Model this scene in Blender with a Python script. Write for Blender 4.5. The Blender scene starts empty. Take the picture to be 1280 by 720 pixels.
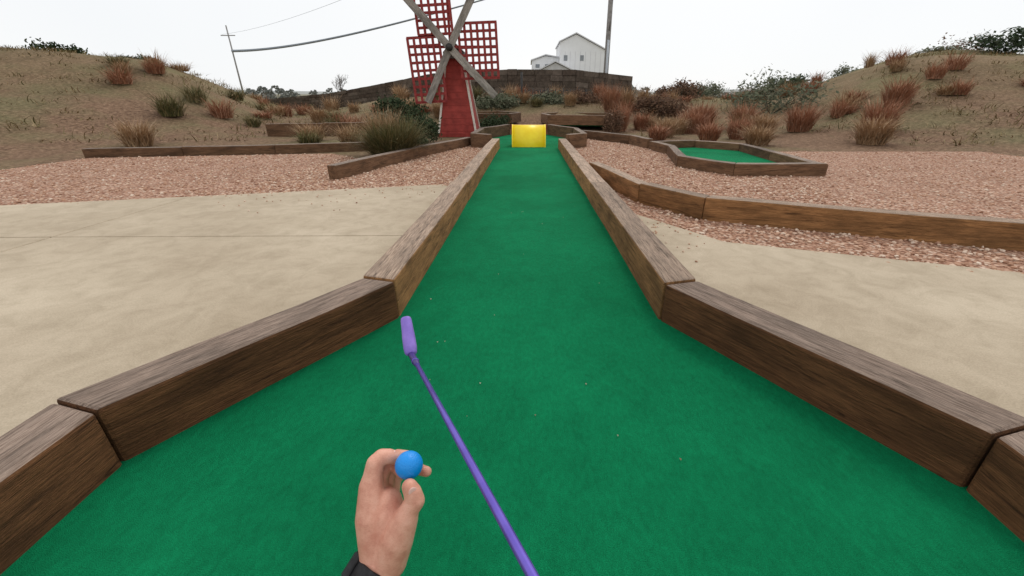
import bpy, bmesh, math, random
import numpy as np
from mathutils import Vector, Matrix, noise
random.seed(7); np.random.seed(7)
S=bpy.context.scene
COL=S.collection
# ---------------------------------------------------------------- helpers
def link(o,parent=None):
    COL.objects.link(o)
    if parent: o.parent=parent
    return o
def empty(name,loc=(0,0,0),rot=(0,0,0)):
    o=bpy.data.objects.new(name,None); o.location=loc; o.rotation_euler=rot; o.empty_display_size=.1
    return link(o)
def meshobj(name,v,f,mat=None,parent=None,smooth=False):
    me=bpy.data.meshes.new(name); me.from_pydata([tuple(map(float,p)) for p in v],[],[tuple(int(i) for i in q) for q in f]); me.update()
    if smooth: me.polygons.foreach_set('use_smooth',[True]*len(me.polygons))
    o=bpy.data.objects.new(name,me)
    if mat: me.materials.append(mat)
    return link(o,parent)
def bevel(o,w=.006,seg=2):
    m=o.modifiers.new('b','BEVEL'); m.width=w; m.segments=seg; m.limit_method='ANGLE'
def box(name,x0,x1,y0,y1,z0,z1,mat,parent=None,bv=0):
    cx,cy,cz=(x0+x1)/2,(y0+y1)/2,(z0+z1)/2; a,b,c=(x1-x0)/2,(y1-y0)/2,(z1-z0)/2
    v=[(sx*a,sy*b,sz*c) for sz in(-1,1) for sx,sy in((-1,-1),(1,-1),(1,1),(-1,1))]
    f=[(3,2,1,0),(4,5,6,7),(0,1,5,4),(1,2,6,5),(2,3,7,6),(3,0,4,7)]
    o=meshobj(name,v,f,mat,parent); o.location=(cx,cy,cz)
    if bv: bevel(o,bv)
    return o
def bar(name,p0,p1,w,t,mat,parent=None,up=(0,1,0),bv=0):
    p0=Vector(p0);p1=Vector(p1);d=p1-p0;L=d.length;x=d.normalized();y=Vector(up);y=(y-x*y.dot(x)).normalized();z=x.cross(y)
    o=box(name,-L/2,L/2,-t/2,t/2,-w/2,w/2,mat,parent,bv)
    M=Matrix((x,y,z)).transposed().to_4x4(); M.translation=(p0+p1)/2
    o.matrix_local=M
    return o
def tube(name,pts,rad,mat,parent=None,n=12,cap=True):
    pts=[Vector(p) for p in pts]; v=[];f=[]
    if not hasattr(rad,'__len__'): rad=[rad]*len(pts)
    for i,p in enumerate(pts):
        a=pts[max(i-1,0)];b=pts[min(i+1,len(pts)-1)];t=(b-a).normalized()
        r=Vector((0,0,1)) if abs(t.z)<.9 else Vector((1,0,0))
        u=t.cross(r).normalized();w=t.cross(u)
        for k in range(n):
            an=2*math.pi*k/n; v.append(p+rad[i]*(math.cos(an)*u+math.sin(an)*w))
    for i in range(len(pts)-1):
        for k in range(n):
            f.append((i*n+k,i*n+(k+1)%n,(i+1)*n+(k+1)%n,(i+1)*n+k))
    if cap:
        f.append(tuple(range(n-1,-1,-1))); f.append(tuple((len(pts)-1)*n+k for k in range(n)))
    return meshobj(name,v,f,mat,parent,True)
# ---------------------------------------------------------------- materials
class M:
    def __init__(s,name,rough=.8,**kw):
        s.m=bpy.data.materials.new(name); s.m.use_nodes=True; s.nt=s.m.node_tree; s.b=s.nt.nodes['Principled BSDF']
        s.b.inputs['Roughness'].default_value=rough
        s.b.inputs['Specular IOR Level'].default_value=kw.get('spec',.3)
        s.b.inputs['Metallic'].default_value=kw.get('metal',0)
    def n(s,t,**kw):
        x=s.nt.nodes.new(t)
        for k,v in kw.items():
            if k in x.inputs: x.inputs[k].default_value=v
            else: setattr(x,k,v)
        return x
    def l(s,a,b): s.nt.links.new(a,b)
    def coord(s,kind='Object',scale=(1,1,1)):
        if kind=='World':
            g=s.n('ShaderNodeNewGeometry').outputs['Position']
        else: g=s.n('ShaderNodeTexCoord').outputs[kind]
        m=s.n('ShaderNodeMapping'); m.inputs['Scale'].default_value=scale; s.l(g,m.inputs['Vector']); return m.outputs[0]
    def noise(s,vec,scale,detail=4,rough=.6,dist=0):
        x=s.n('ShaderNodeTexNoise'); x.inputs['Scale'].default_value=scale; x.inputs['Detail'].default_value=detail
        x.inputs['Roughness'].default_value=rough; x.inputs['Distortion'].default_value=dist; s.l(vec,x.inputs['Vector']); return x.outputs['Fac']
    def ramp(s,fac,stops):
        r=s.n('ShaderNodeValToRGB'); e=r.color_ramp.elements
        while len(e)<len(stops): e.new(.5)
        for i,(p,c) in enumerate(stops):
            e[i].position=p; e[i].color=(c if len(c)==4 else (*c,1))
        s.l(fac,r.inputs[0]); return r.outputs[0]
    def mix(s,fac,a,b,mode='MIX'):
        x=s.n('ShaderNodeMix',data_type='RGBA',blend_type=mode)
        for sock,val in((x.inputs[0],fac),(x.inputs[6],a),(x.inputs[7],b)):
            if hasattr(val,'links') or hasattr(val,'is_linked'): s.l(val,sock)
            elif isinstance(val,(int,float)): sock.default_value=val
            else: sock.default_value=(*val,1) if len(val)==3 else val
        return x.outputs[2]
    def color(s,c):
        if hasattr(c,'is_linked'): s.l(c,s.b.inputs['Base Color'])
        else: s.b.inputs['Base Color'].default_value=(*c,1)
    def bump(s,h,strength=.3,dist=.01):
        b=s.n('ShaderNodeBump'); b.inputs['Strength'].default_value=strength; b.inputs['Distance'].default_value=dist
        s.l(h,b.inputs['Height']); s.l(b.outputs[0],s.b.inputs['Normal'])
def simple(name,c1,c2,scale=20,rough=.7,bump=.2,dist=.005,**kw):
    m=M(name,rough,**kw); v=m.coord(); n=m.noise(v,scale,3); m.color(m.ramp(n,[(.3,c1),(.7,c2)]))
    if bump: m.bump(n,bump,dist)
    return m.m
def wood(name,dark,light,gray,topgray=.85,seed=0):
    m=M(name,.85,spec=.2); oi=m.n('ShaderNodeObjectInfo')
    tc=m.n('ShaderNodeTexCoord'); add=m.n('ShaderNodeVectorMath',operation='ADD'); m.l(tc.outputs['Object'],add.inputs[0])
    sc=m.n('ShaderNodeVectorMath',operation='SCALE'); cx=m.n('ShaderNodeCombineXYZ')
    for i in range(3): m.l(oi.outputs['Random'],cx.inputs[i])
    m.l(cx.outputs[0],sc.inputs[0]); sc.inputs['Scale'].default_value=37; m.l(sc.outputs[0],add.inputs[1])
    def mp(s):
        k=m.n('ShaderNodeMapping'); k.inputs['Scale'].default_value=s; m.l(add.outputs[0],k.inputs['Vector']); return k.outputs[0]
    g=m.noise(mp((1.6,22,22)),2.2,6,.72,.8); fine=m.noise(mp((5,130,130)),2,3,.75); blot=m.noise(mp((1.6,5,5)),2.4,3,.6)
    c=m.ramp(g,[(.3,dark),(.44,[x*.7 for x in light]),(.56,light),(.72,[x*.45 for x in light])])
    c=m.mix(.5,c,m.ramp(fine,[(.36,(.22,.2,.18)),(.58,(1,1,1))]),'MULTIPLY')
    c=m.mix(m.ramp(blot,[(.42,(0,0,0)),(.72,(.85,.85,.85))]),c,[x*.3 for x in light])
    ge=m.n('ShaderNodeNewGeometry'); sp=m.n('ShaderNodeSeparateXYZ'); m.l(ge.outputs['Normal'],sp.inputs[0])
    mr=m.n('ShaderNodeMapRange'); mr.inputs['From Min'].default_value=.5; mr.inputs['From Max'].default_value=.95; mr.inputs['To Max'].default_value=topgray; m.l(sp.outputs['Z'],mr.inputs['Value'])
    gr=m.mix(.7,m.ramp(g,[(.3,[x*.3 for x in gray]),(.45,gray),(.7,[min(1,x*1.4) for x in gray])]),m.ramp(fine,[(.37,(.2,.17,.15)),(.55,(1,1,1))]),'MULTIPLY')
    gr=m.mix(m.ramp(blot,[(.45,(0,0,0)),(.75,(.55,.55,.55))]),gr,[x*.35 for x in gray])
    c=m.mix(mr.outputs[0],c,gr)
    hv=m.n('ShaderNodeHueSaturation'); tv=m.n('ShaderNodeMapRange'); tv.inputs['To Min'].default_value=.75; tv.inputs['To Max'].default_value=1.2; m.l(oi.outputs['Random'],tv.inputs['Value']); m.l(tv.outputs[0],hv.inputs['Value']); m.l(c,hv.inputs['Color'])
    m.color(hv.outputs[0])
    h=m.n('ShaderNodeMath',operation='ADD'); m.l(g,h.inputs[0]); m.l(fine,h.inputs[1]); m.bump(h.outputs[0],.9,.009)
    return m.m
def island(name,cols,rough=.8,worldn=False):
    m=M(name,rough,spec=.1); g=m.n('ShaderNodeNewGeometry')
    st=[(i/(max(1,len(cols)-1)),c) for i,c in enumerate(cols)]
    c=m.ramp(g.outputs['Random Per Island'],st)
    if worldn:
        n=m.noise(m.coord('World'),6,4,.7); c=m.mix(.7,c,m.ramp(n,[(.3,(.3,.3,.3)),(.7,(1.2,1.2,1.2))]),'MULTIPLY'); m.bump(n,.6,.03)
    m.color(c); return m.m

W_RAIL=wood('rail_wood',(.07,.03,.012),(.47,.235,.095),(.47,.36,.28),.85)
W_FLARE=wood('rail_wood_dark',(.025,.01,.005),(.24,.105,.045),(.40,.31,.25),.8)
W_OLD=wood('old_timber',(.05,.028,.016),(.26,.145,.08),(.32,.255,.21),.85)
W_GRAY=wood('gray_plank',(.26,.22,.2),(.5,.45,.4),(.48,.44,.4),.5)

# carpet
m=M('carpet_green',.95,spec=.08); w=m.coord('World')
big=m.noise(w,1.1,2,.6,.3); mid=m.noise(m.coord('World',(1,.7,1)),11,4,.72,.6); fn=m.noise(w,420,1,.8); f2=m.noise(m.coord('World',(1,.5,1)),70,2,.75)
c=m.ramp(big,[(.3,(.003,.215,.082)),(.7,(.006,.31,.122))])
c=m.mix(.6,c,m.ramp(mid,[(.3,(.6,.66,.66)),(.68,(1.0,1,1))]),'MULTIPLY')
c=m.mix(.6,c,m.ramp(f2,[(.3,(.6,.64,.62)),(.68,(1,1,1))]),'MULTIPLY')
c=m.mix(.8,c,m.ramp(fn,[(.3,(.5,.52,.5)),(.65,(1,1,1))]),'MULTIPLY')
m.color(c); m.bump(fn,.8,.006); CARPET=m.m
# concrete
m=M('concrete',.85,spec=.2); w=m.coord('World'); a=m.noise(w,.9,3,.6); b=m.noise(w,160,2,.7); st=m.noise(w,6,4,.75,.5)
c=m.ramp(a,[(.3,(.45,.36,.255)),(.7,(.60,.50,.37))]); c=m.mix(.6,c,m.ramp(b,[(.3,(.65,.65,.65)),(.65,(1,1,1))]),'MULTIPLY')
c=m.mix(.6,c,m.ramp(st,[(.3,(.68,.66,.62)),(.6,(1,1,1))]),'MULTIPLY'); m.color(c); m.bump(b,.3,.003); CONC=m.m
# gravel base
m=M('gravel_base',.9,spec=.1); w=m.coord('World')
vo=m.n('ShaderNodeTexVoronoi'); vo.inputs['Scale'].default_value=48; m.l(w,vo.inputs['Vector'])
sp=m.n('ShaderNodeSeparateColor'); m.l(vo.outputs['Color'],sp.inputs[0])
c=m.ramp(sp.outputs[0],[(0,(.26,.125,.08)),(.4,(.46,.26,.175)),(.75,(.56,.35,.25)),(1,(.70,.54,.43))])
c=m.mix(.8,c,m.ramp(vo.outputs['Distance'],[(.35,(1,1,1)),(.75,(.35,.3,.27))]),'MULTIPLY')
c=m.mix(.5,c,m.ramp(m.noise(w,1.4,3),[(.3,(.7,.66,.62)),(.7,(1,1,1))]),'MULTIPLY')
m.color(c); m.bump(vo.outputs['Distance'],-.8,.01); GRAV=m.m
PEB=island('pebbles',[(.24,.12,.075),(.50,.30,.20),(.42,.24,.16),(.6,.40,.28),(.72,.58,.46),(.48,.28,.185)])
# soil
m=M('soil',.95,spec=.1); w=m.coord('World')
n1=m.noise(w,.35,4,.6); n2=m.noise(w,14,5,.75); n3=m.noise(w,.6,4,.7)
c=m.ramp(n2,[(.3,(.06,.035,.022)),(.5,(.19,.115,.072)),(.72,(.36,.24,.155))])
c=m.mix(m.ramp(n1,[(.45,(0,0,0)),(.65,(.7,.7,.7))]),c,m.ramp(n2,[(.3,(.08,.08,.035)),(.7,(.22,.2,.10))]))
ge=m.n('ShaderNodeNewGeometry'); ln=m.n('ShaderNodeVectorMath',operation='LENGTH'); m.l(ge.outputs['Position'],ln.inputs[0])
mr=m.n('ShaderNodeMapRange'); mr.inputs['From Min'].default_value=16; mr.inputs['From Max'].default_value=30; m.l(ln.outputs['Value'],mr.inputs['Value'])
c=m.mix(mr.outputs[0],c,m.ramp(n3,[(.35,(.10,.10,.045)),(.5,(.2,.17,.085)),(.65,(.28,.22,.13))]))
mr2=m.n('ShaderNodeMapRange'); mr2.inputs['From Min'].default_value=200; mr2.inputs['From Max'].default_value=1500; mr2.inputs['To Max'].default_value=.8; m.l(ln.outputs['Value'],mr2.inputs['Value'])  # distance haze painted into the far ground's colour
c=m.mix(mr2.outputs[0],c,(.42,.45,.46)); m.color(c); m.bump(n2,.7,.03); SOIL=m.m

# ---------------------------------------------------------------- terrain
def ss(a,b,x):
    t=min(1,max(0,(x-a)/(b-a))); return t*t*(3-2*t)
def hgt(x,y):
    z=-.03
    z+=.88*ss(12.8,21,y)*ss(-12,-6,x)*(1-ss(5,14,x)*.3)*(1-ss(60,200,y))
    r=math.hypot(x,y); az=abs(math.degrees(math.atan2(x,y)))
    z+=.35*ss(7,14,abs(x))*ss(9,16,y)*(1-ss(30,60,r))
    z+=(2.1 if x<0 else 1.7)*ss(27,40,az)*ss(11,25,r)*(1-ss(50,110,r))*(1-ss(100,140,az))
    if y>12.5 or abs(x)>8: z+=.22*noise.noise(Vector((x*.3,y*.3,0)))*min(1,max(0,r-12)/4)
    if r>40: z+=.5*noise.noise(Vector((x*.02,y*.02,3)))*min(1,(r-40)/60)
    if r>250: z+=30*ss(250,1200,r)*(.45+.55*noise.noise(Vector((x*.0018,y*.0018,7))))
    return z
cs=list(np.arange(-32,32.01,.5)); g=32
ext=[]
while g<4000: g*=1.12; ext.append(g)
cs=[-e for e in reversed(ext)]+cs+ext
N=len(cs); V=[(x,y,hgt(x,y)) for y in cs for x in cs]
F=[(j*N+i,j*N+i+1,(j+1)*N+i+1,(j+1)*N+i) for j in range(N-1) for i in range(N-1)]
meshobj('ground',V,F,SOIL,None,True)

def sheet(name,poly,z,mat,thick=0.02,parent=None):
    bm=bmesh.new(); vs=[bm.verts.new((x,y,z)) for x,y in poly]; f=bm.faces.new(vs)
    bm.normal_update()
    if f.normal.z<0: f.normal_flip()
    bmesh.ops.triangulate(bm,faces=[f])
    if thick:
        r=bmesh.ops.extrude_face_region(bm,geom=bm.faces[:])
        for e in r['geom']:
            if isinstance(e,bmesh.types.BMVert): e.co.z-=thick
        bmesh.ops.recalc_face_normals(bm,faces=bm.faces[:])
    me=bpy.data.meshes.new(name); bm.to_mesh(me); bm.free(); me.materials.append(mat)
    return link(bpy.data.objects.new(name,me),parent)
# ---------------------------------------------------------------- rails
def rail(parent,pts,width,side,z0,z1,mat,maxlen=2.6,bv=.011,jit=.004):
    P=[Vector(p) for p in pts]; n=len(P); O=[]
    closed=(P[0]-P[-1]).length<1e-6
    for i in range(n):
        d0=(P[i]-P[i-1]).normalized() if i>0 else ((P[0]-P[n-2]).normalized() if closed else None)
        d1=(P[i+1]-P[i]).normalized() if i<n-1 else ((P[1]-P[0]).normalized() if closed else None)
        d0=d0 or d1; d1=d1 or d0
        n0=Vector((-d0.y,d0.x)); n1=Vector((-d1.y,d1.x)); b=(n0+n1).normalized()
        O.append(P[i]+b*side*width/max(.35,b.dot(n0)))
    for i in range(n-1):
        mt=mat[i] if isinstance(mat,list) else mat
        L=(P[i+1]-P[i]).length; k=max(1,math.ceil(L/maxlen))
        for j in range(k):
            a,b=j/k,(j+1)/k
            ia,ib=P[i].lerp(P[i+1],a),P[i].lerp(P[i+1],b); oa,ob=O[i],O[i+1]
            nn=Vector((-(P[i+1]-P[i]).y,(P[i+1]-P[i]).x)).normalized()*side*width
            if 0<j: oa=ia+nn
            if j<k-1: ob=ib+nn
            c=(ia+ib+oa+ob)/4; d=(P[i+1]-P[i]).normalized(); an=math.atan2(d.y,d.x)
            g=.002
            R=Matrix.Rotation(-an,2); q=[R@(p-c) for p in (ia,ib,ob,oa)]
            q[0].x+=g;q[3].x+=g;q[1].x-=g;q[2].x-=g
            h=(z1-z0); zj=random.uniform(-jit,jit)
            K=max(2,int(L/k/.25)); v=[];f=[]
            for s in range(K+1):
                t=s/K; wob=.003*math.sin(t*5+i+j*2)
                A=q[0].lerp(q[1],t);B=q[3].lerp(q[2],t)
                v+= [(A.x,A.y+wob,-h/2),(B.x,B.y+wob,-h/2),(B.x,B.y+wob,h/2+zj+wob),(A.x,A.y+wob,h/2+zj+wob)]
            for s in range(K):
                for e in range(4): f.append((s*4+e,s*4+(e+1)%4,(s+1)*4+(e+1)%4,(s+1)*4+e))
            f.append((3,2,1,0)); f.append((K*4,K*4+1,K*4+2,K*4+3))
            o=meshobj('timber',v,f,mt,parent); 
            bm=bmesh.new(); bm.from_mesh(o.data); bmesh.ops.recalc_face_normals(bm,faces=bm.faces[:]); bm.to_mesh(o.data); bm.free()
            o.location=(c.x,c.y,(z0+z1)/2); o.rotation_euler=(0,0,an); bevel(o,bv)
HW=.583; RW=.155; RH=.18
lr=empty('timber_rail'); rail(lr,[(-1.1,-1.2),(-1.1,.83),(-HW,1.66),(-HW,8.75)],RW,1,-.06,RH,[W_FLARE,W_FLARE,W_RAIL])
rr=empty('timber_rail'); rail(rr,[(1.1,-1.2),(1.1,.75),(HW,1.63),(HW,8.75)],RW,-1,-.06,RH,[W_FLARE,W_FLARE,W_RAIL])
br=empty('timber_rail'); rail(br,[(1.24,-1.2),(-1.24,-1.2)],RW,1,-.06,RH,W_RAIL)
# end basin
eb=empty('timber_basin_border')
rail(eb,[(-HW-.14,8.76),(-1.06,9.05),(-1.06,10.6),(-.5,12.1)],.13,1,-.06,.26,W_OLD)
rail(eb,[(HW+.14,8.76),(1.06,9.05),(1.06,10.6),(.5,12.1)],.13,-1,-.06,.26,W_OLD)
rail(eb,[(-.5,12.12),(.5,12.12)],.13,1,-.06,.25,simple('red_edge',(.25,.06,.04),(.35,.1,.07),9))
sheet('putting_green',[(-1.17,-1.25),(1.17,-1.25),(1.17,.78),(HW+.06,1.68),(HW+.06,8.8),(1.12,9.1),(1.12,10.6),(.55,12.15),(-.55,12.15),(-1.12,10.6),(-1.12,9.1),(-HW-.06,8.8),(-HW-.06,1.68),(-1.17,.86)],0,CARPET,.05)
def hole(pts,z,side=-1,w=.13,mat=W_OLD,h=.17,dep=.15):
    e=empty('timber_basin_border'); rail(e,pts+[pts[0]],w,side,z-.12,z+h,mat,2.4)
    sheet('putting_green',[tuple(p) for p in pts],z,CARPET,dep)
hole([(-2.3,14.2),(-.65,14.2),(-.4,15.4),(-1.2,17.0),(-2.4,16.6)],.3)
hole([(.7,14.0),(2.5,13.6),(2.7,15.6),(1.2,16.8),(.55,15.4)],.27)
hole([(2.5,8.5),(2.6,7.8),(2.3,6.3),(2.7,5.6),(3.7,5.6),(3.9,8.1),(3.3,8.7)],.012,-1,.13,W_OLD,.13,.05)
# edging
def edging(pts,side,z0,z1,mat,ml=2.3):
    e=empty('landscape_timber_edging'); rail(e,pts,.13,side,z0,z1,mat,ml)
edging([(1.28,11.2),(2.2,9.7),(2.36,8.76)],1,-.06,.17,W_OLD)
edging([(-2.34,5.2),(-1.84,7.28),(-1.2,9.3)],1,-.06,.16,W_OLD)
edging([(.76,5.45),(1.04,3.97),(1.42,3.35),(3.4,2.5),(6.5,2.0)],1,-.06,.17,W_RAIL)
edging([(-7.5,7.3),(-4.6,7.9),(-2.9,8.6)],1,-.06,.13,W_OLD)
edging([(-6.8,11.5),(-4.2,12.4),(-3.0,13.2)],1,-.1,.3,W_OLD)
# concrete
cp=empty('concrete_path')
def slab(poly): 
    o=sheet('slab',poly,0,CONC,.1,cp); bevel(o,.006,2)
slab([(-.742,2.9),(-.742,4.55),(-1.0,4.86),(-2.3,4.5),(-3.4,4.2),(-3.4,2.86)])
slab([(-3.41,2.86),(-3.41,4.2),(-6.5,3.4),(-6.5,2.75)])
slab([(-.742,2.89),(-.742,1.72),(-1.262,.88),(-3.4,.88),(-3.4,2.85)])
slab([(-3.41,.88),(-3.41,2.85),(-6.5,2.74),(-6.5,.88)])
slab([(-1.262,.87),(-6.5,.87),(-6.5,-4),(-1.262,-4)])
slab([(.742,1.72),(.742,3.62),(.95,3.45),(1.35,2.75),(3.3,2.0),(6.5,1.6),(6.5,.8),(1.262,.8)])
slab([(1.262,.79),(6.5,.79),(6.5,-4),(1.262,-4)])
slab([(-1.252,-1.37),(1.252,-1.37),(1.252,-4),(-1.252,-4)])
# gravel sheets + stones
GL=[(-.73,4.5),(-.73,8.9),(-1.2,9.35),(-1.9,7.3),(-2.5,6.9),(-3.6,7.9),(-7.4,7.3),(-7.4,3.0),(-3.4,4.05),(-1.0,4.75)]
GR=[(.73,3.5),(.73,8.9),(1.2,9.1),(1.25,11.2),(2.15,9.6),(2.4,8.6),(2.5,7.8),(2.2,6.3),(2.7,5.5),(3.8,5.5),(4.1,8.2),(8.5,8.2),(8.5,1.4),(3.3,1.9),(1.3,2.65),(.95,3.4)]
sheet('gravel_bed',GL,-.012,GRAV,.03); sheet('gravel_bed',GR,-.012,GRAV,.03)
def inside(p,poly):
    x,y=p;c=False;j=len(poly)-1
    for i in range(len(poly)):
        xi,yi=poly[i];xj,yj=poly[j]
        if (yi>y)!=(yj>y) and x<(xj-xi)*(y-yi)/(yj-yi)+xi: c=not c
        j=i
    return c
bm=bmesh.new(); bmesh.ops.create_icosphere(bm,subdivisions=1,radius=1); IV=np.array([v.co[:] for v in bm.verts]); IF=np.array([[v.index for v in f.verts] for f in bm.faces]); bm.free()
def stones(name,poly,n,zz=-.008):
    xs=[p[0] for p in poly];ys=[p[1] for p in poly];VV=[];FF=[];k=0
    while k<n:
        x=random.uniform(min(xs),max(xs));y=random.uniform(min(ys),max(ys))
        if abs(x)>3.2 and random.random()<.8: continue
        if not inside((x,y),poly): continue
        s=random.uniform(.007,.017); a=random.uniform(0,6.28)
        P=IV*np.array([s*random.uniform(.8,1.4),s,s*random.uniform(.5,.9)])*(1+.25*np.random.randn(12,1)*.6)
        R=np.array([[math.cos(a),-math.sin(a),0],[math.sin(a),math.cos(a),0],[0,0,1]])
        VV.append(P@R.T+np.array([x,y,zz])); FF.append(IF+k*12); k+=1
    return meshobj(name,np.vstack(VV),np.vstack(FF),PEB,None)
stones('gravel',GL,6500); stones('gravel',GR,7500)
VV=[];FF=[]
for k in range(120):
    s=random.uniform(.004,.010); sd=random.choice((-1,1))
    x,y=((-random.uniform(.8,3),4.75-abs(random.gauss(0,.35))-.1) if sd<0 else (random.uniform(.8,1.2),3.3-abs(random.gauss(0,.35))))
    if sd<0 and x<-1.6: y-=.25
    VV.append(IV*np.array([s,s,s*.7])*(1+.15*np.random.randn(12,1))+np.array([x,y,.004])); FF.append(IF+k*12)
meshobj('gravel',np.vstack(VV),np.vstack(FF),PEB)
# ---------------------------------------------------------------- yellow half barrel
m=M('yellow_plastic',.4,spec=.4); n=m.noise(m.coord(),9,3); m.color(m.ramp(n,[(.35,(.95,.68,.012)),(.65,(1,.76,.02))])); YEL=m.m
ty=empty('tunnel_obstacle',(0,9.16,0)); v=[];f=[];K=28;r0,r1=.3,.285;HWd=.325
for r in(r0,r1):
    for k in range(K+1):
        a=math.pi*k/K
        for x in(-HWd,HWd): v.append((x,-r*math.cos(a)*1.0,r*math.sin(a)*1.36))
B=2*(K+1)
for k in range(K):
    f.append((2*k,2*k+1,2*k+3,2*k+2)); f.append((B+2*k,B+2*k+2,B+2*k+3,B+2*k+1))
    f.append((2*k,2*k+2,B+2*k+2,B+2*k)); f.append((2*k+1,B+2*k+1,B+2*k+3,2*k+3))
meshobj('shell',v,f,YEL,ty,True)
for x in(-.33,.33):
    fv=[(x,0,0)]+[(x,-r0*1.03*math.cos(math.pi*k/K),r0*1.39*math.sin(math.pi*k/K)) for k in range(K+1)]
    meshobj('rim',[(p[0]+d,p[1],p[2]) for d in(-.012,.012) for p in fv],[(0,i,i+1) for i in range(1,K+1)]+[(K+2,K+2+i+1,K+2+i) for i in range(1,K+1)]+[(i,i+1,K+3+i,K+2+i) for i in range(1,K+1)],YEL,ty)
# ---------------------------------------------------------------- windmill
wm=empty('windmill',(-1.87,12.1,-.03))
TR=simple('tower_red',(.20,.026,.02),(.36,.052,.04),6,.75,.3)
TRIM=simple('trim_paint',(.5,.44,.38),(.7,.64,.56),25,.7,.3)
LR=simple('lattice_red',(.20,.03,.028),(.36,.055,.05),18,.8,.2)
DK=simple('dark_metal',(.02,.02,.02),(.05,.045,.04),20,.5,.1)
b,t,H=.5,.21,1.84
v=[(-b,-b,0),(b,-b,0),(b,b,0),(-b,b,0),(-t,-t,H),(t,-t,H),(t,t,H),(-t,t,H)]
meshobj('tower',v,[(3,2,1,0),(4,5,6,7),(0,1,5,4),(1,2,6,5),(2,3,7,6),(3,0,4,7)],TR,wm)
for sx in(-1,1):
    for sy in(-1,1):
        bar('corner_trim',(sx*b*1.0,sy*b,0.01),(sx*t,sy*t,H),.05,.05,TRIM,wm,up=(0,1,0),bv=.004)
bar('base_trim',(-b-.02,-b-.012,.05),(b+.02,-b-.012,.05),.09,.03,TR,wm)
for i in range(1,12):
    z=i*H/12; w_=b+(t-b)*i/12
    bar('board',(-w_+.03,-w_-.001,z),(w_-.03,-w_-.001,z),.012,.01,TR,wm)
cv=[(-.26,-.3,H),(.26,-.3,H),(.26,.3,H),(-.26,.3,H),(-.26,-.3,H+.14),(.26,-.3,H+.14),(.26,.3,H+.14),(-.26,.3,H+.14),(0,-.3,H+.38),(0,.3,H+.38)]
meshobj('cap',cv,[(3,2,1,0),(0,1,5,8,4),(2,3,7,9,6),(1,2,6,5),(3,0,4,7),(5,6,9,8),(7,4,8,9)],simple('cap_gray',(.1,.09,.085),(.2,.18,.16),10),wm)
hx,hz=-.04,2.05; AY=-.56
tube('axle',[(hx,-.2,hz),(hx,AY-.06,hz)],.045,DK,wm)
tube('hub',[(hx,AY-.09,hz),(hx,AY-.03,hz)],.085,DK,wm)
def pol(an,r): return (hx+math.cos(math.radians(an))*r,hz+math.sin(math.radians(an))*r)
for k,(an,L) in enumerate([(133,1.40),(-45,1.52),(60,1.5),(242,1.38)]):
    yy=AY-(.02 if k<2 else -.012); a=pol(an,L); 
    bar('sail_arm',(hx,yy,hz),(a[0],yy,a[1]),.17,.03,W_GRAY,wm,up=(0,1,0),bv=.004)
def lattice(x0,x1,z0,z1,nx,nz,rot,name):
    cx,cz=(x0+x1)/2,(z0+z1)/2; ca,sa=math.cos(rot),math.sin(rot)
    def T(x,z): dx,dz=x-cx,z-cz; return (hx+cx+dx*ca-dz*sa,hz+cz+dx*sa+dz*ca)
    for i in range(nx+1):
        x=x0+(x1-x0)*i/nx; p,q=T(x,z0),T(x,z1); bar(name,(p[0],AY+.06,p[1]),(q[0],AY+.06,q[1]),.06,.018,LR,wm)
    for i in range(nz+1):
        z=z0+(z1-z0)*i/nz; p,q=T(x0-.025,z),T(x1+.025,z); bar(name,(p[0],AY+.08,p[1]),(q[0],AY+.08,q[1]),.06,.018,LR,wm)
lattice(-.76,.06,.28,1.32,5,7,math.radians(3),'sail_lattice')
lattice(-.98,-.22,-1.2,.22,5,8,math.radians(3),'sail_lattice')
lattice(.24,1.14,-.66,.52,6,7,math.radians(2),'sail_lattice')
bar('spar',(hx-1.0,AY+.1,hz+.02),(hx+1.15,AY+.1,hz+.02),.06,.02,LR,wm)
bar('spar',(hx,AY+.11,hz-.1),(hx,AY+.11,hz+1.35),.06,.02,LR,wm)
# ---------------------------------------------------------------- retaining wall (coursed blocks)
WP=[(-16,27.5,.85),(-11,25.2,1.15),(-7.2,23.2,1.6),(-4.5,22.2,2.0),(-1.0,21.8,2.14),(2.2,21.8,2.12),(4.9,22.0,1.85)]
V=[];F=[];rng=random.Random(3)
for i in range(len(WP)-1):
    (x0,y0,z0),(x1,y1,z1)=WP[i],WP[i+1]; R=9
    a=Vector((x0,y0,0));bq=Vector((x1,y1,0)); d=(bq-a); L=d.length; d.normalize(); nrm=Vector((d.y,-d.x,0))
    for k in range(R):
        s=0
        while s<L-.01:
            e=min(L,s+rng.uniform(.35,.85)); 
            if L-e<.2: e=L
            off=rng.uniform(0,.05); kk=len(V)
            for yy in(0,1):
                for (q,gg) in((s,.008),(e,-.008)):
                    zt=z0+(z1-z0)*q/L; 
                    for ff,gz in((k/R,.006),((k+1)/R,-.006)):
                        p=a+d*(q+gg)+nrm*(off if yy==0 else -.3)
                        jj=rng.uniform(-.012,.012) if k==R-1 and gz<0 else 0
                        V.append((p.x,p.y,-.1+(zt+.1)*ff+gz+jj))
            F+=[(kk+0,kk+2,kk+3,kk+1),(kk+4,kk+5,kk+7,kk+6),(kk+1,kk+3,kk+7,kk+5),(kk+0,kk+1,kk+5,kk+4),(kk+2,kk+6,kk+7,kk+3)]
            s=e
    kk=len(V)
    for q in(0,L):
        for zz in(-.1,(z0 if q==0 else z1)-.03):
            for o_ in(-.02,-.25):
                p=a+d*q+nrm*o_; V.append((p.x,p.y,zz))
    F+=[(kk,kk+4,kk+6,kk+2)]
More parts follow.
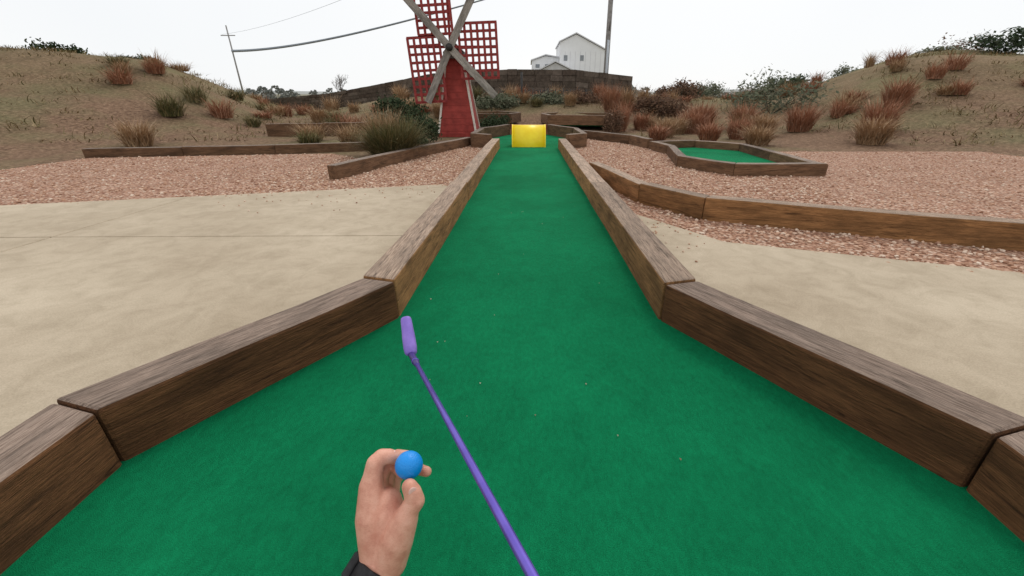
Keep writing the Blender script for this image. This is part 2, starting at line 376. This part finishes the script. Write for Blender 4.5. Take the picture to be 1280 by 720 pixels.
wo=meshobj('retaining_wall',V,F,island('wall_stone',[(.075,.055,.042),(.13,.10,.078),(.10,.078,.06),(.17,.135,.108),(.085,.062,.047)],.9,True))
# ---------------------------------------------------------------- building
WH=simple('white_siding',(.78,.79,.80),(.85,.86,.87),1.2,.7,.1)
GRY=simple('roof_gray',(.55,.55,.57),(.66,.66,.68),2,.6,.1); WIN=simple('window_dark',(.2,.22,.24),(.3,.32,.34),2,.3,0)
bd=empty('grain_elevator_building',(-.1,58,-.8))
def gable(name,x0,x1,y0,y1,z0,ze,xr,zr,mat,roof):
    v=[(x0,y0,z0),(x1,y0,z0),(x1,y0,ze[1]),(xr,y0,zr),(x0,y0,ze[0]),(x0,y1,z0),(x1,y1,z0),(x1,y1,ze[1]),(xr,y1,zr),(x0,y1,ze[0])]
    meshobj(name,v,[(0,1,2,3,4),(9,8,7,6,5),(1,6,7,2),(5,0,4,9),(2,7,8,3),(3,8,9,4)],mat,bd)
    for (xa,za,xb,zb) in((x0-.15,ze[0]-.05,xr,zr+.05),(xr,zr+.05,x1+.15,ze[1]-.05)):
        meshobj('roof',[(xa,y0-.2,za+.02),(xb,y0-.2,zb+.02),(xb,y1+.2,zb+.02),(xa,y1+.2,za+.02),(xa,y0-.2,za+.14),(xb,y0-.2,zb+.14),(xb,y1+.2,zb+.14),(xa,y1+.2,za+.14)],[(3,2,1,0),(4,5,6,7),(0,1,5,4),(1,2,6,5),(2,3,7,6),(3,0,4,7)],roof,bd)
gable('tower_block',3.9,9.5,0,8,-1,(7.9,7.0),5.8,8.7,WH,GRY)
gable('side_block',.5,3.9,1,8,-1,(6.0,6.3),2.2,6.5,WH,GRY)
gable('shed',1.2,5.3,-3,0-.02,-1,(4.6,4.6),3.2,5.5,simple('shed_wall',(.48,.48,.48),(.58,.58,.58),2),GRY)
for x in(4.6,6.6): box('window',x-.22,x+.22,-.03,.02,5.9,6.5,WIN,bd)
for x in(1.2,2.4): box('window',x-.25,x+.25,.97,1.02,5.2,5.6,WIN,bd)
for k in range(1,9): box('siding_seam',3.9+k*.62,3.94+k*.62,-.015,.01,1,6.9,GRY,bd)
# ---------------------------------------------------------------- pole + cable
PO=simple('pole_gray',(.22,.21,.2),(.36,.35,.34),8,.8,.2)
up=empty('utility_pole',(4.05,24.6,0)); tube('post',[(0,0,.1),(0,0,5),(-.02,0,11)],[.14,.12,.09],PO,up,16)
tube('conduit',[(.0,-.17,.3),(0,-.16,3.6)],.06,simple('conduit',(.4,.43,.46),(.5,.53,.56)),up)
box('crossarm',-1.1,1.1,-.16,-.08,9.6,9.72,PO,up,.01); tube('transformer',[(.32,0,7.2),(.32,0,8.0)],.2,PO,up,20)
bar('bracket',(0,0,5.9),(.5,-.1,6.2),.05,.05,PO,up)
for x in(-1,-.5,.5,1): tube('insulator',[(x,-.12,9.72),(x,-.12,9.86)],.04,DK,up)
tube('guy_cable',[(0,0,6.8),(.1,-.05,5.4),(.0,-.12,4.0)],.02,DK,up)
up2=empty('utility_pole',(-46,74,0)); tube('post',[(0,0,-1),(0,0,11)],[.14,.09],PO,up2,12); box('crossarm',-1.1,1.1,-.16,-.08,9.6,9.72,PO,up2,.01)
CB=simple('cable_gray',(.18,.21,.25),(.26,.29,.33),3,.6,0)
def cable(a,b,sag,r):
    a=Vector(a);b=Vector(b); pts=[a.lerp(b,t/40)-Vector((0,0,4*sag*(t/40)*(1-t/40))) for t in range(41)]
    tube('utility_cable',pts,[r[0]+(r[1]-r[0])*t/40 for t in range(41)],CB,None,8)
cable((4.05,24.6,6.9),(-46,74,7.6),.9,(.02,.18)); 
cable((3.3,24.5,9.8),(-47,74,9.8),1,(.012,.012)); cable((5.3,24.5,9.8),(60,20,9.8),1,(.012,.012))
# ---------------------------------------------------------------- vegetation
def blades(V,F,c,h,rad,n,lean,w,rnd=random,base=.34):
    for i in range(n):
        a=rnd.uniform(0,6.28);r=rad*base*math.sqrt(rnd.random());bx,by=c[0]+r*math.cos(a),c[1]+r*math.sin(a)
        a2=a+rnd.gauss(0,.9); hh=h*rnd.uniform(.4,1.05); ln=rad*lean*rnd.uniform(.05,1.2); k=len(V); ww=w*rnd.uniform(.6,1.3)
        droop=rnd.uniform(0,.45); kx=rnd.gauss(0,.03);ky=rnd.gauss(0,.03)
        for s in range(5):
            t=s/4; q=ln*t**1.7; z=c[2]+hh*(t-droop*t**3); wd=ww*(1-t)**.6 if s<4 else .0004
            px,py=bx+q*math.cos(a2)+kx*math.sin(t*5),by+q*math.sin(a2)+ky*math.sin(t*4)
            V+=[(px-math.sin(a2)*wd,py+math.cos(a2)*wd,z),(px+math.sin(a2)*wd,py-math.cos(a2)*wd,z)]
        for s in range(4): F.append((k+2*s,k+2*s+1,k+2*s+3,k+2*s+2))
def grass(name,c,h,rad,n,mat,lean=.6,w=.006):
    V=[];F=[]; blades(V,F,c,h,rad,n,lean,w); return meshobj(name,V,F,mat)
def shrub(name,c,R,n,leaf,mat,clumps=30,twig=None):
    V=[];F=[];cc=[]
    e=empty(name,c)
    for i in range(clumps):
        d=Vector((random.gauss(0,1),random.gauss(0,1),random.gauss(0,1))).normalized()*random.random()**.4
        cc.append(Vector((d.x*R[0],d.y*R[1],R[2]*(.55+.55*d.z)+.0)))
    for i in range(n):
        q=random.choice(cc); p=q+Vector([random.gauss(0,R[j]*.17) for j in range(3)])
        if p.z<.02: p.z=random.uniform(.02,.1)
        u=Vector([random.gauss(0,1) for _ in range(3)]).normalized(); w=u.orthogonal().normalized(); s=leaf*random.uniform(.6,1.4); k=len(V)
        V+=[p-u*s,p+w*s*.45,p+u*s,p-w*s*.45]; F.append((k,k+1,k+2,k+3))
    meshobj('foliage',V,F,mat,e)
    for q in cc[::3]: tube('stem',[(0,0,-.05),tuple(q*.5+Vector((0,0,.05))),tuple(q)],[.012,.007,.003],twig or TW,e,5)
    return e
TW=simple('twig_bark',(.06,.045,.035),(.12,.09,.07),30,.8,0)
G_OL=island('grass_olive',[(.07,.08,.03),(.14,.13,.05),(.24,.19,.09),(.06,.075,.035),(.34,.26,.14)])
G_TAN=island('grass_tan',[(.24,.14,.07),(.42,.28,.16),(.33,.2,.11),(.52,.38,.25)])
G_RUST=island('grass_rust',[(.2,.085,.05),(.40,.19,.11),(.30,.14,.08),(.5,.3,.2)])
G_MIX=island('grass_winter',[(.10,.10,.04),(.24,.18,.09),(.16,.13,.06),(.34,.25,.14),(.2,.12,.07)])
G_DK=island('leaf_dark',[(.02,.035,.016),(.035,.055,.024),(.06,.07,.035)])
G_GG=island('leaf_graygreen',[(.07,.085,.05),(.12,.13,.08),(.16,.15,.1)])
G_BR=island('leaf_brown',[(.08,.045,.03),(.16,.09,.055),(.12,.07,.04)])
V=[];F=[]; 
blades(V,F,(-2.32,7.3,-.03),.66,.74,2600,.85,.006); blades(V,F,(-2.2,7.6,-.03),.78,.6,900,.7,.006)
meshobj('ornamental_grass',V,F,G_OL)
grass('ornamental_grass',(-2.6,7.9,-.03),.92,.62,1100,G_TAN,.6)
shrub('evergreen_shrub',(-2.5,10.0,-.03),(.42,.4,.5),3500,.035,G_DK)
shrub('evergreen_shrub',(-3.6,11.6,0),(.5,.4,.45),2500,.04,G_GG)
shrub('evergreen_shrub',(-.95,13.4,0),(.45,.4,.36),2200,.04,G_DK)
shrub('evergreen_shrub',(-1.1,17.8,.5),(.9,.6,.5),3000,.05,G_GG)
shrub('evergreen_shrub',(.9,18.3,.55),(.9,.6,.45),3000,.05,G_GG)
shrub('evergreen_shrub',(-4.4,15,.2),(.8,.6,.6),3000,.05,G_DK)
shrub('deciduous_shrub',(2.2,18.6,.6),(.7,.6,.5),2500,.045,G_BR)
shrub('deciduous_shrub',(4.6,15.5,.3),(.9,.6,.55),2500,.05,G_BR)
shrub('deciduous_shrub',(2.45,12.9,.0),(.32,.3,.5),1500,.03,G_BR)
R2=random.Random(5)
for i in range(22):
    sd=R2.choice((-1,1)); x=sd*R2.uniform(8,30); y=R2.uniform(14,30)
    s=R2.uniform(.8,1.7); shrub('deciduous_shrub' if R2.random()<.5 else 'evergreen_shrub',(x,y,hgt(x,y)-.05),(s,s*.8,s*R2.uniform(.5,.8)),1500,.075,R2.choice([G_BR,G_GG,G_DK]),24)
L=[(2.75,13.4,.8,.45,G_RUST,900),(3.0,16.5,1.15,.6,G_RUST,900),(3.7,17.5,1.0,.7,G_TAN,900),(4.9,13.4,.8,.7,G_RUST,1100),(5.6,14.5,.9,.8,G_RUST,1100),
    (4.2,12.7,.55,.55,G_TAN,800),(6.6,13.8,.9,.8,G_RUST,900),(5.2,11.0,.6,.5,G_RUST,800),(6.2,11.8,.7,.7,G_TAN,900),(-.2,18.2,.5,.5,G_TAN,500),(-3.2,16.2,.7,.5,G_TAN,600),(-2.2,19.2,.8,.6,G_OL,600),
    (1.6,17.6,.6,.5,G_TAN,500),(.3,17.6,.4,.5,G_OL,400),(-.4,20.3,.7,.6,G_RUST,500),(-3.9,9.6,.5,.5,G_TAN,500),(-5.2,10.6,.5,.6,G_TAN,500),(-5.8,13.4,.6,.6,G_OL,500),(7.6,12.5,.9,.8,G_RUST,700),(7.4,9.5,.7,.7,G_TAN,700),(8.6,11,.9,.8,G_RUST,700),(3.5,13.9,.6,.5,G_RUST,600),
    (-8,9,.6,.6,G_TAN,500),(-9.5,12,.7,.7,G_OL,500),(10.5,13,.9,.8,G_RUST,600),(-7,15,.6,.6,G_TAN,500),(1.2,20.2,.8,.5,G_TAN,500),(3.2,20.6,.9,.6,G_RUST,600),
    (3.1,10.6,.45,.45,G_RUST,600),(3.6,11.6,.6,.5,G_TAN,700),(4.2,10.3,.5,.5,G_RUST,700),(5.0,9.6,.5,.6,G_TAN,600),(-3.3,9.4,.35,.4,G_TAN,400),(-4.6,9.2,.4,.45,G_OL,400)]
for i in range(85):
    x=R2.uniform(-14,15); y=R2.uniform(13,23)
    if abs(x)<2.8 and y<17.2: continue
    if y>21 and -12<x<5: y-=2.5
    L.append((x,y,R2.uniform(.3,.8),R2.uniform(.4,.8),R2.choice([G_TAN,G_OL,G_RUST] if x<1 else [G_RUST,G_RUST,G_TAN]),280))
for (x,y,h,r,mt,n) in L: grass('ornamental_grass',(x,y,hgt(x,y)),h,r,n,mt,.7,.009)
# low winter grass covering the slopes
V=[];F=[]; K=0
while K<2600:
    x=R2.uniform(-32,32); y=R2.uniform(9,34)
    if abs(x)<2.9 and y<17.3: continue
    if y>20.8 and -12<x<5.2: continue
    if abs(x)<7 and y<11.8: continue
    if noise.noise(Vector((x*.25,y*.25,9)))<-.15 and R2.random()<.8: continue
    blades(V,F,(x,y,hgt(x,y)-.02),R2.uniform(.08,.26),R2.uniform(.3,.6),14,.5,.012,R2,1.0); K+=1
meshobj('dry_grass',V,F,G_MIX)
# bare tree
def baretree(c,H,seed):
    random.seed(seed); e=empty('bare_tree',c); V=[];F=[]
    def seg(p,q,r0,r1):
        t=(q-p).normalized();u=t.orthogonal().normalized();w=t.cross(u);k=len(V)
        for P,r in((p,r0),(q,r1)):
            for i in range(5): a=i*2*math.pi/5; V.append(P+r*(math.cos(a)*u+math.sin(a)*w))
        for i in range(5): F.append((k+i,k+(i+1)%5,k+5+(i+1)%5,k+5+i))
    def grow(p,d,L,r,dep):
        q=p+d*L; seg(p,q,r,r*.72)
        if dep==0: return
        for i in range(3 if dep>1 else 4):
            nd=(d+Vector([random.gauss(0,.42) for _ in range(3)])+Vector((0,0,.15))).normalized(); grow(p.lerp(q,random.uniform(.6,1)) if i else q,nd,L*random.uniform(.62,.82),r*.62,dep-1)
    grow(Vector((0,0,-.1)),Vector((.03,0,1)),H*.28,H*.013,5)
    meshobj('branches',V,F,TW,e)
baretree((-12.0,29,hgt(-12,29)),2.6,3)
random.seed(21)
# distant trees
V=[];F=[];TL=[]
for i in range(420):
    a=random.uniform(-50,50); d=random.uniform(170,420)
    if -30<a<-8 and random.random()<.5: continue
    TL.append((math.sin(math.radians(a))*d,math.cos(math.radians(a))*d,random.uniform(2.5,6.0)*(d/220)*(.6+.8*abs(noise.noise(Vector((a*.12,0,0)))))))
for (x,y,h) in TL:
    wd=random.uniform(.8,2.0); zb=hgt(x,y)
    for k in range(60):
        t=random.random(); rr=h*.5*math.sin(math.pi*(.2+.75*t)); a=random.uniform(0,6.28);r=rr*math.sqrt(random.random())
        p=Vector((x+wd*r*math.cos(a),y+r*math.sin(a),zb+h*t-.3)); u=Vector([random.gauss(0,1) for _ in range(3)]).normalized(); w=u.orthogonal(); s=h*.11; k2=len(V)
        V+=[p-u*s,p+w*s,p+u*s,p-w*s]; F.append((k2,k2+1,k2+2,k2+3))
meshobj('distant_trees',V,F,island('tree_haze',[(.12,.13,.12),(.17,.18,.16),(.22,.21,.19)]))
# black metal fence
fe=empty('metal_fence',(0,0,0)); 
for i in range(9):
    x=-.15+i*.32; tube('picket',[(x,19.4,.5),(x,19.4,1.25+.05*(i%2))],.022,DK,fe,8)
    if i<8: tube('scroll',[(x+.16+.1*math.cos(t*.6),19.4,1.12+.09*math.sin(t*.6)) for t in range(11)],.014,DK,fe,6)
tube('top_rail',[(-.2,19.4,1.02),(2.45,19.4,1.02)],.018,DK,fe,8); tube('low_rail',[(-.2,19.4,.7),(2.45,19.4,.7)],.018,DK,fe,8)
tube('end_post',[(-.3,19.4,.4),(-.3,19.4,1.9)],.04,DK,fe,8)
# ---------------------------------------------------------------- golf ball, hand
HP=(-.19,.484,.371); HR=(math.radians(65.5),0,0)
m=M('blue_ball',.4,spec=.5); vo=m.n('ShaderNodeTexVoronoi'); vo.inputs['Scale'].default_value=330; m.l(m.coord(),vo.inputs['Vector'])
m.color((.0,.27,.78)); m.bump(m.ramp(vo.outputs['Distance'],[(.0,(0,0,0)),(.5,(1,1,1))]),.5,.001)
bm=bmesh.new(); bmesh.ops.create_icosphere(bm,subdivisions=5,radius=.0215); me=bpy.data.meshes.new('golf_ball'); bm.to_mesh(me); bm.free(); me.materials.append(m.m)
me.polygons.foreach_set('use_smooth',[True]*len(me.polygons)); o=link(bpy.data.objects.new('golf_ball',me)); o.location=HP
m=M('skin',.48,spec=.4); w=m.coord(); n1=m.noise(w,35,3); n2=m.noise(w,700,2); n3=m.noise(m.coord('Object',(1,3,1)),240,3,.7)
c=m.ramp(n1,[(.3,(.60,.25,.17)),(.55,(.75,.38,.27)),(.8,(.82,.47,.35))]); c=m.mix(.35,c,m.ramp(n2,[(.3,(.75,.68,.65)),(.6,(1,1,1))]),'MULTIPLY')
c=m.mix(.35,c,m.ramp(n3,[(.35,(.8,.66,.62)),(.5,(1,1,1))]),'MULTIPLY'); m.color(c)
m.bump(n3,.6,.0012); SKIN=m.m
NAIL=simple('nail',(.78,.47,.4),(.84,.56,.48),60,.25,0,spec=.5)
bm0=bmesh.new(); bmesh.ops.create_icosphere(bm0,subdivisions=3,radius=1); SV=np.array([v.co[:] for v in bm0.verts]); SF=np.array([[v.index for v in f.verts] for f in bm0.faces]); bm0.free()
def body(name,chains,mat,parent,voxel=.0018,it=5):
    VV=[];FF=[];k=0
    for ch in chains:
        for (p0,r0),(p1,r1) in zip(ch[:-1],ch[1:]):
            p0=np.array(p0);p1=np.array(p1);L=np.linalg.norm(p1-p0);n=max(2,int(L/(min(r0,r1)*.22)))
            for i in range(n+1):
                t=i/n; VV.append(SV*(r0+(r1-r0)*t)+p0+(p1-p0)*t); FF.append(SF+k*len(SV)); k+=1
    o=meshobj(name,np.vstack(VV),np.vstack(FF),mat,parent)
    r=o.modifiers.new('r','REMESH'); r.mode='VOXEL'; r.voxel_size=voxel; r.use_smooth_shade=True
    s=o.modifiers.new('s','SMOOTH'); s.iterations=it; s.factor=.5
    return o
hd=empty('human_hand',HP,HR)
def C(*a): return [((x,y,z),r) for x,y,z,r in a]
E=(-.22,-.44,.20)
chains=[
 C((-.042,-.145,.014,.028),(-.055,-.080,.010,.025),(-.0590,-.034,.002,.0190),(-.0570,-.018,.0,.0155),(-.0545,.001,-.003,.0142),(-.046,.0090,-.008,.0134),(-.036,.0088,-.012,.0120),(-.0245,.003,-.0195,.0104)),
 C((-.045,-.145,.004,.027),(-.058,-.085,-.010,.022),(-.0575,-.030,-.021,.0170),(-.046,-.004,-.034,.0132),(-.033,-.013,-.037,.0116),(-.0200,-.0190,-.0215,.0100)),
 C((-.046,-.145,-.006,.025),(-.056,-.085,-.028,.020),(-.051,-.036,-.042,.0155),(-.036,-.010,-.058,.0122),(-.014,-.010,-.055,.0106),(.006,-.014,-.0290,.0094)),
 C((-.046,-.145,-.012,.023),(-.049,-.090,-.042,.018),(-.044,-.048,-.058,.0140),(-.022,-.030,-.068,.0108),(.000,-.031,-.056,.0096),(.0200,-.0245,-.032,.0086)),
 C((-.026,-.140,.018,.028),(-.012,-.104,.024,.0255),(.0015,-.072,.026,.0195),(.0075,-.058,.0265,.0150),(.0160,-.044,.0250,.0152),(.0130,-.031,.0260,.0138),(.0085,-.0215,.0268,.0118)),
 C((-.036,-.120,.008,.031),(-.030,-.080,.004,.027),(-.032,-.058,-.002,.020)),
 C((-.048,-.110,-.010,.029),(-.048,-.060,-.018,.020)),
 C((-.036,-.140,.014,.029),(-.047,-.165,.026,.0275),(E[0],E[1],E[2],.040)),
 C((-.038,-.140,-.008,.028),(-.049,-.165,.004,.0275),(E[0],E[1],E[2]-.02,.042)),
]
body('hand_skin',chains,SKIN,hd)
def nail(p,nrm,along,sx,sy,par):
    n=Vector(nrm).normalized();a=Vector(along);a=(a-n*a.dot(n)).normalized();b=a.cross(n)
    o=meshobj('fingernail',SV*np.array([sx,sy,.0018]),SF,NAIL,par,True); Mx=Matrix((b,a,n)).transposed().to_4x4(); Mx.translation=Vector(p); o.matrix_local=Mx
tn=Vector((.55,-.2,.7)).normalized(); tp=Vector((.0095,-.0235,.0268)); nail(tp+tn*.0110,tn,(-.3,.8,.1),.0068,.0090,hd)
nn=Vector((-.3,.75,.35)).normalized(); nail(Vector((-.0285,.0055,-.0165))+nn*.0102,nn,(.8,-.3,-.4),.0052,.007,hd)
SLV=simple('sleeve_fabric',(.02,.02,.025),(.045,.045,.05),120,.9,.4)
Wv=Vector((-.048,-.163,.015));Ev=Vector(E)-Vector((0,0,.01)); dd=(Ev-Wv).normalized()
tube('sleeve',[Wv+dd*.10,Wv+dd*.11,Wv+dd*.2,Ev,Ev+dd*.12],[.042,.046,.05,.058,.064],SLV,hd,28)
# watch
wt=empty('wristwatch',HP,HR); wc=Wv+dd*.004
side=Vector((-.9,.42,-.1)); side=(side-dd*side.dot(dd)).normalized(); oth=dd.cross(side)
STR=simple('watch_strap',(.008,.008,.009),(.02,.02,.022),200,.5,.2)
V=[];F=[];K=48;prof=[(-.012,-.002),(-.0125,.0022),(-.010,.0038),(.010,.0038),(.0125,.0022),(.012,-.002)]
for k in range(K):
    a=2*math.pi*k/K; rd=side*math.cos(a)*.0295+oth*math.sin(a)*.039; nr=(side*math.cos(a)+oth*math.sin(a))
    for (u,q) in prof: V.append(wc+rd+nr*q+dd*u)
P=len(prof)
for k in range(K):
    for j in range(P): F.append((k*P+j,k*P+(j+1)%P,((k+1)%K)*P+(j+1)%P,((k+1)%K)*P+j))
meshobj('strap',V,F,STR,wt,True)
def wbox(name,c,a,b,h,mat,bv):
    o=box(name,-a,a,-b,b,-h,h,mat,wt,bv); Mx=Matrix((dd,oth,side)).transposed().to_4x4(); Mx.translation=c; o.matrix_local=Mx; return o
wbox('case',wc+side*.0355,.020,.021,.0062,simple('watch_case',(.012,.012,.013),(.03,.03,.032),90,.35,.1),.004)
wbox('glass',wc+side*.0422,.016,.017,.0006,simple('watch_glass',(.004,.004,.006),(.006,.006,.01),5,.05,0,spec=.6),.0003)
# ---------------------------------------------------------------- putter
m=M('purple_metal',.28,spec=.6,metal=.55); n=m.noise(m.coord(),20,3); m.color(m.ramp(n,[(.3,(.13,.085,.46)),(.7,(.18,.125,.57))])); PUR=m.m
PH=simple('purple_rubber',(.22,.14,.54),(.32,.21,.68),40,.5,.1,spec=.4); PD=simple('purple_dark',(.04,.022,.15),(.06,.035,.21),40,.35,.05,spec=.5)
gc=empty('golf_putter')
A=Vector((-.283,.8445,.3415)); Bp=Vector((.0057,.260,.458)); dr=(Bp-A).normalized()
tube('shaft',[A,A.lerp(Bp,.5),Bp,Bp+dr*.06],[.0052,.0058,.0062,.0063],PUR,gc,20)
tube('ferrule',[A-dr*.004,A+dr*.004,A+dr*.05,A+dr*.072,A+dr*.074],[.0062,.0082,.0076,.0064,.005],PD,gc,20)
tube('ring',[A+dr*.05,A+dr*.054],[.0086,.0086],PUR,gc,20)
tube('grip',[Bp+dr*.055,Bp+dr*.06,Bp+dr*.2,Bp+dr*.33,Bp+dr*.335],[.009,.0115,.013,.0145,.011],SLV,gc,20)
T=Vector((-.305,.908,.408)); ax=(T-A).normalized(); ux=Vector((1,0,0)); ux=(ux-ax*ux.dot(ax)).normalized(); vx=ax.cross(ux)
A0=A-ax*.004; L=(T-A0).length; V=[];F=[];n=24
prof=[(0,.35),(.015,.72),(.06,.92),(.2,1.0),(.45,.98),(.7,.88),(.9,.84),(.965,.74),(.99,.5),(1,.2)]
for t,s in prof:
    for k in range(n):
        a=2*math.pi*k/n; cx=math.copysign(abs(math.cos(a))**.7,math.cos(a));sx=math.copysign(abs(math.sin(a))**.7,math.sin(a))
        V.append(A0+ax*L*t+ux*cx*.0155*s+vx*sx*.0125*s)
for i in range(len(prof)-1):
    for k in range(n): F.append((i*n+k,i*n+(k+1)%n,(i+1)*n+(k+1)%n,(i+1)*n+k))
F.append(tuple(range(n-1,-1,-1)));F.append(tuple((len(prof)-1)*n+k for k in range(n)))
meshobj('head',V,F,PH,gc,True)
G=Bp+dr*.15; rh=empty('human_hand',G); 
gx=dr; gu=Vector((0,0,1)); gu=(gu-gx*gu.dot(gx)).normalized(); gv=gx.cross(gu)
def R(a,u,v): q=gx*a+gu*u+gv*v; return tuple(q)
ch=[]
for i,o_ in enumerate((-.03,-.01,.01,.029)):
    ch.append([(R(.05*.6+o_*.6,-.005,.085),.018),(R(o_,.0,.040),.0125),(R(o_,.026,.012),.0098),(R(o_,.018,-.018),.0088),(R(o_,-.008,-.021),.008)])
ch.append([(R(.05,-.01,.075),.019),(R(.0,-.03,.03),.0145),(R(-.03,-.026,.004),.0115),(R(-.05,-.016,-.012),.0095)])
ch.append([(R(.03,-.005,.085),.026),(R(.06,-.02,.15),.026),(R(.12,-.1,.36),.038)])
body('hand_skin',ch,SKIN,rh,.0025,6)
# debris
V=[];F=[]
for i in range(34):
    x=random.uniform(-.55,.55);y=random.uniform(.8,6.5);a=random.uniform(0,3);s=random.uniform(.002,.006);k=len(V)
    V+=[(x,y-s,.004),(x+s*.6,y,.006),(x,y+s,.004),(x-s*.6,y,.007)];F.append((k,k+1,k+2,k+3))
meshobj('leaf_litter',V,F,island('litter',[(.3,.3,.22),(.5,.45,.35),(.2,.14,.08)]))
# ---------------------------------------------------------------- light
wd=bpy.data.worlds.new('World'); S.world=wd; wd.use_nodes=True; nt=wd.node_tree; bg=nt.nodes['Background']
sky=nt.nodes.new('ShaderNodeTexSky'); sky.sky_type='NISHITA'; sky.sun_disc=False; sky.sun_elevation=math.radians(50); sky.sun_rotation=math.radians(20)
tc=nt.nodes.new('ShaderNodeTexCoord'); nz=nt.nodes.new('ShaderNodeTexNoise'); nz.inputs['Scale'].default_value=1.6; nz.inputs['Detail'].default_value=2; nt.links.new(tc.outputs['Generated'],nz.inputs['Vector'])
rp=nt.nodes.new('ShaderNodeValToRGB'); rp.color_ramp.elements[0].position=.3; rp.color_ramp.elements[0].color=(.92,.94,.96,1); rp.color_ramp.elements[1].position=.6; rp.color_ramp.elements[1].color=(1,1,1,1); nt.links.new(nz.outputs['Fac'],rp.inputs[0])
mu=nt.nodes.new('ShaderNodeVectorMath'); mu.operation='SCALE'; mu.inputs['Scale'].default_value=10.2; nt.links.new(rp.outputs[0],mu.inputs[0])
mx=nt.nodes.new('ShaderNodeMix'); mx.data_type='RGBA'; mx.inputs[0].default_value=.93; nt.links.new(sky.outputs[0],mx.inputs[6]); nt.links.new(mu.outputs[0],mx.inputs[7])
nt.links.new(mx.outputs[2],bg.inputs[0]); bg.inputs[1].default_value=.1
sd=bpy.data.lights.new('sun','SUN'); sd.energy=1.0; sd.angle=math.radians(15); sd.color=(1,.97,.92); so=link(bpy.data.objects.new('sun',sd))
el,az=math.radians(50),math.radians(20); dv=Vector((math.sin(az)*math.cos(el),math.cos(az)*math.cos(el),math.sin(el))); so.rotation_euler=dv.to_track_quat('Z','Y').to_euler(); so.location=(0,0,20)
cd=bpy.data.cameras.new('camera'); cd.sensor_width=36; cd.lens=14.625; cd.shift_x=-21/1280; cd.clip_start=.02; cd.clip_end=8000
co=link(bpy.data.objects.new('camera',cd)); co.location=(0,0,.9); co.rotation_euler=(math.radians(65.5),0,0); S.camera=co
S.view_settings.view_transform='Standard'; S.view_settings.look='None'; S.view_settings.exposure=0
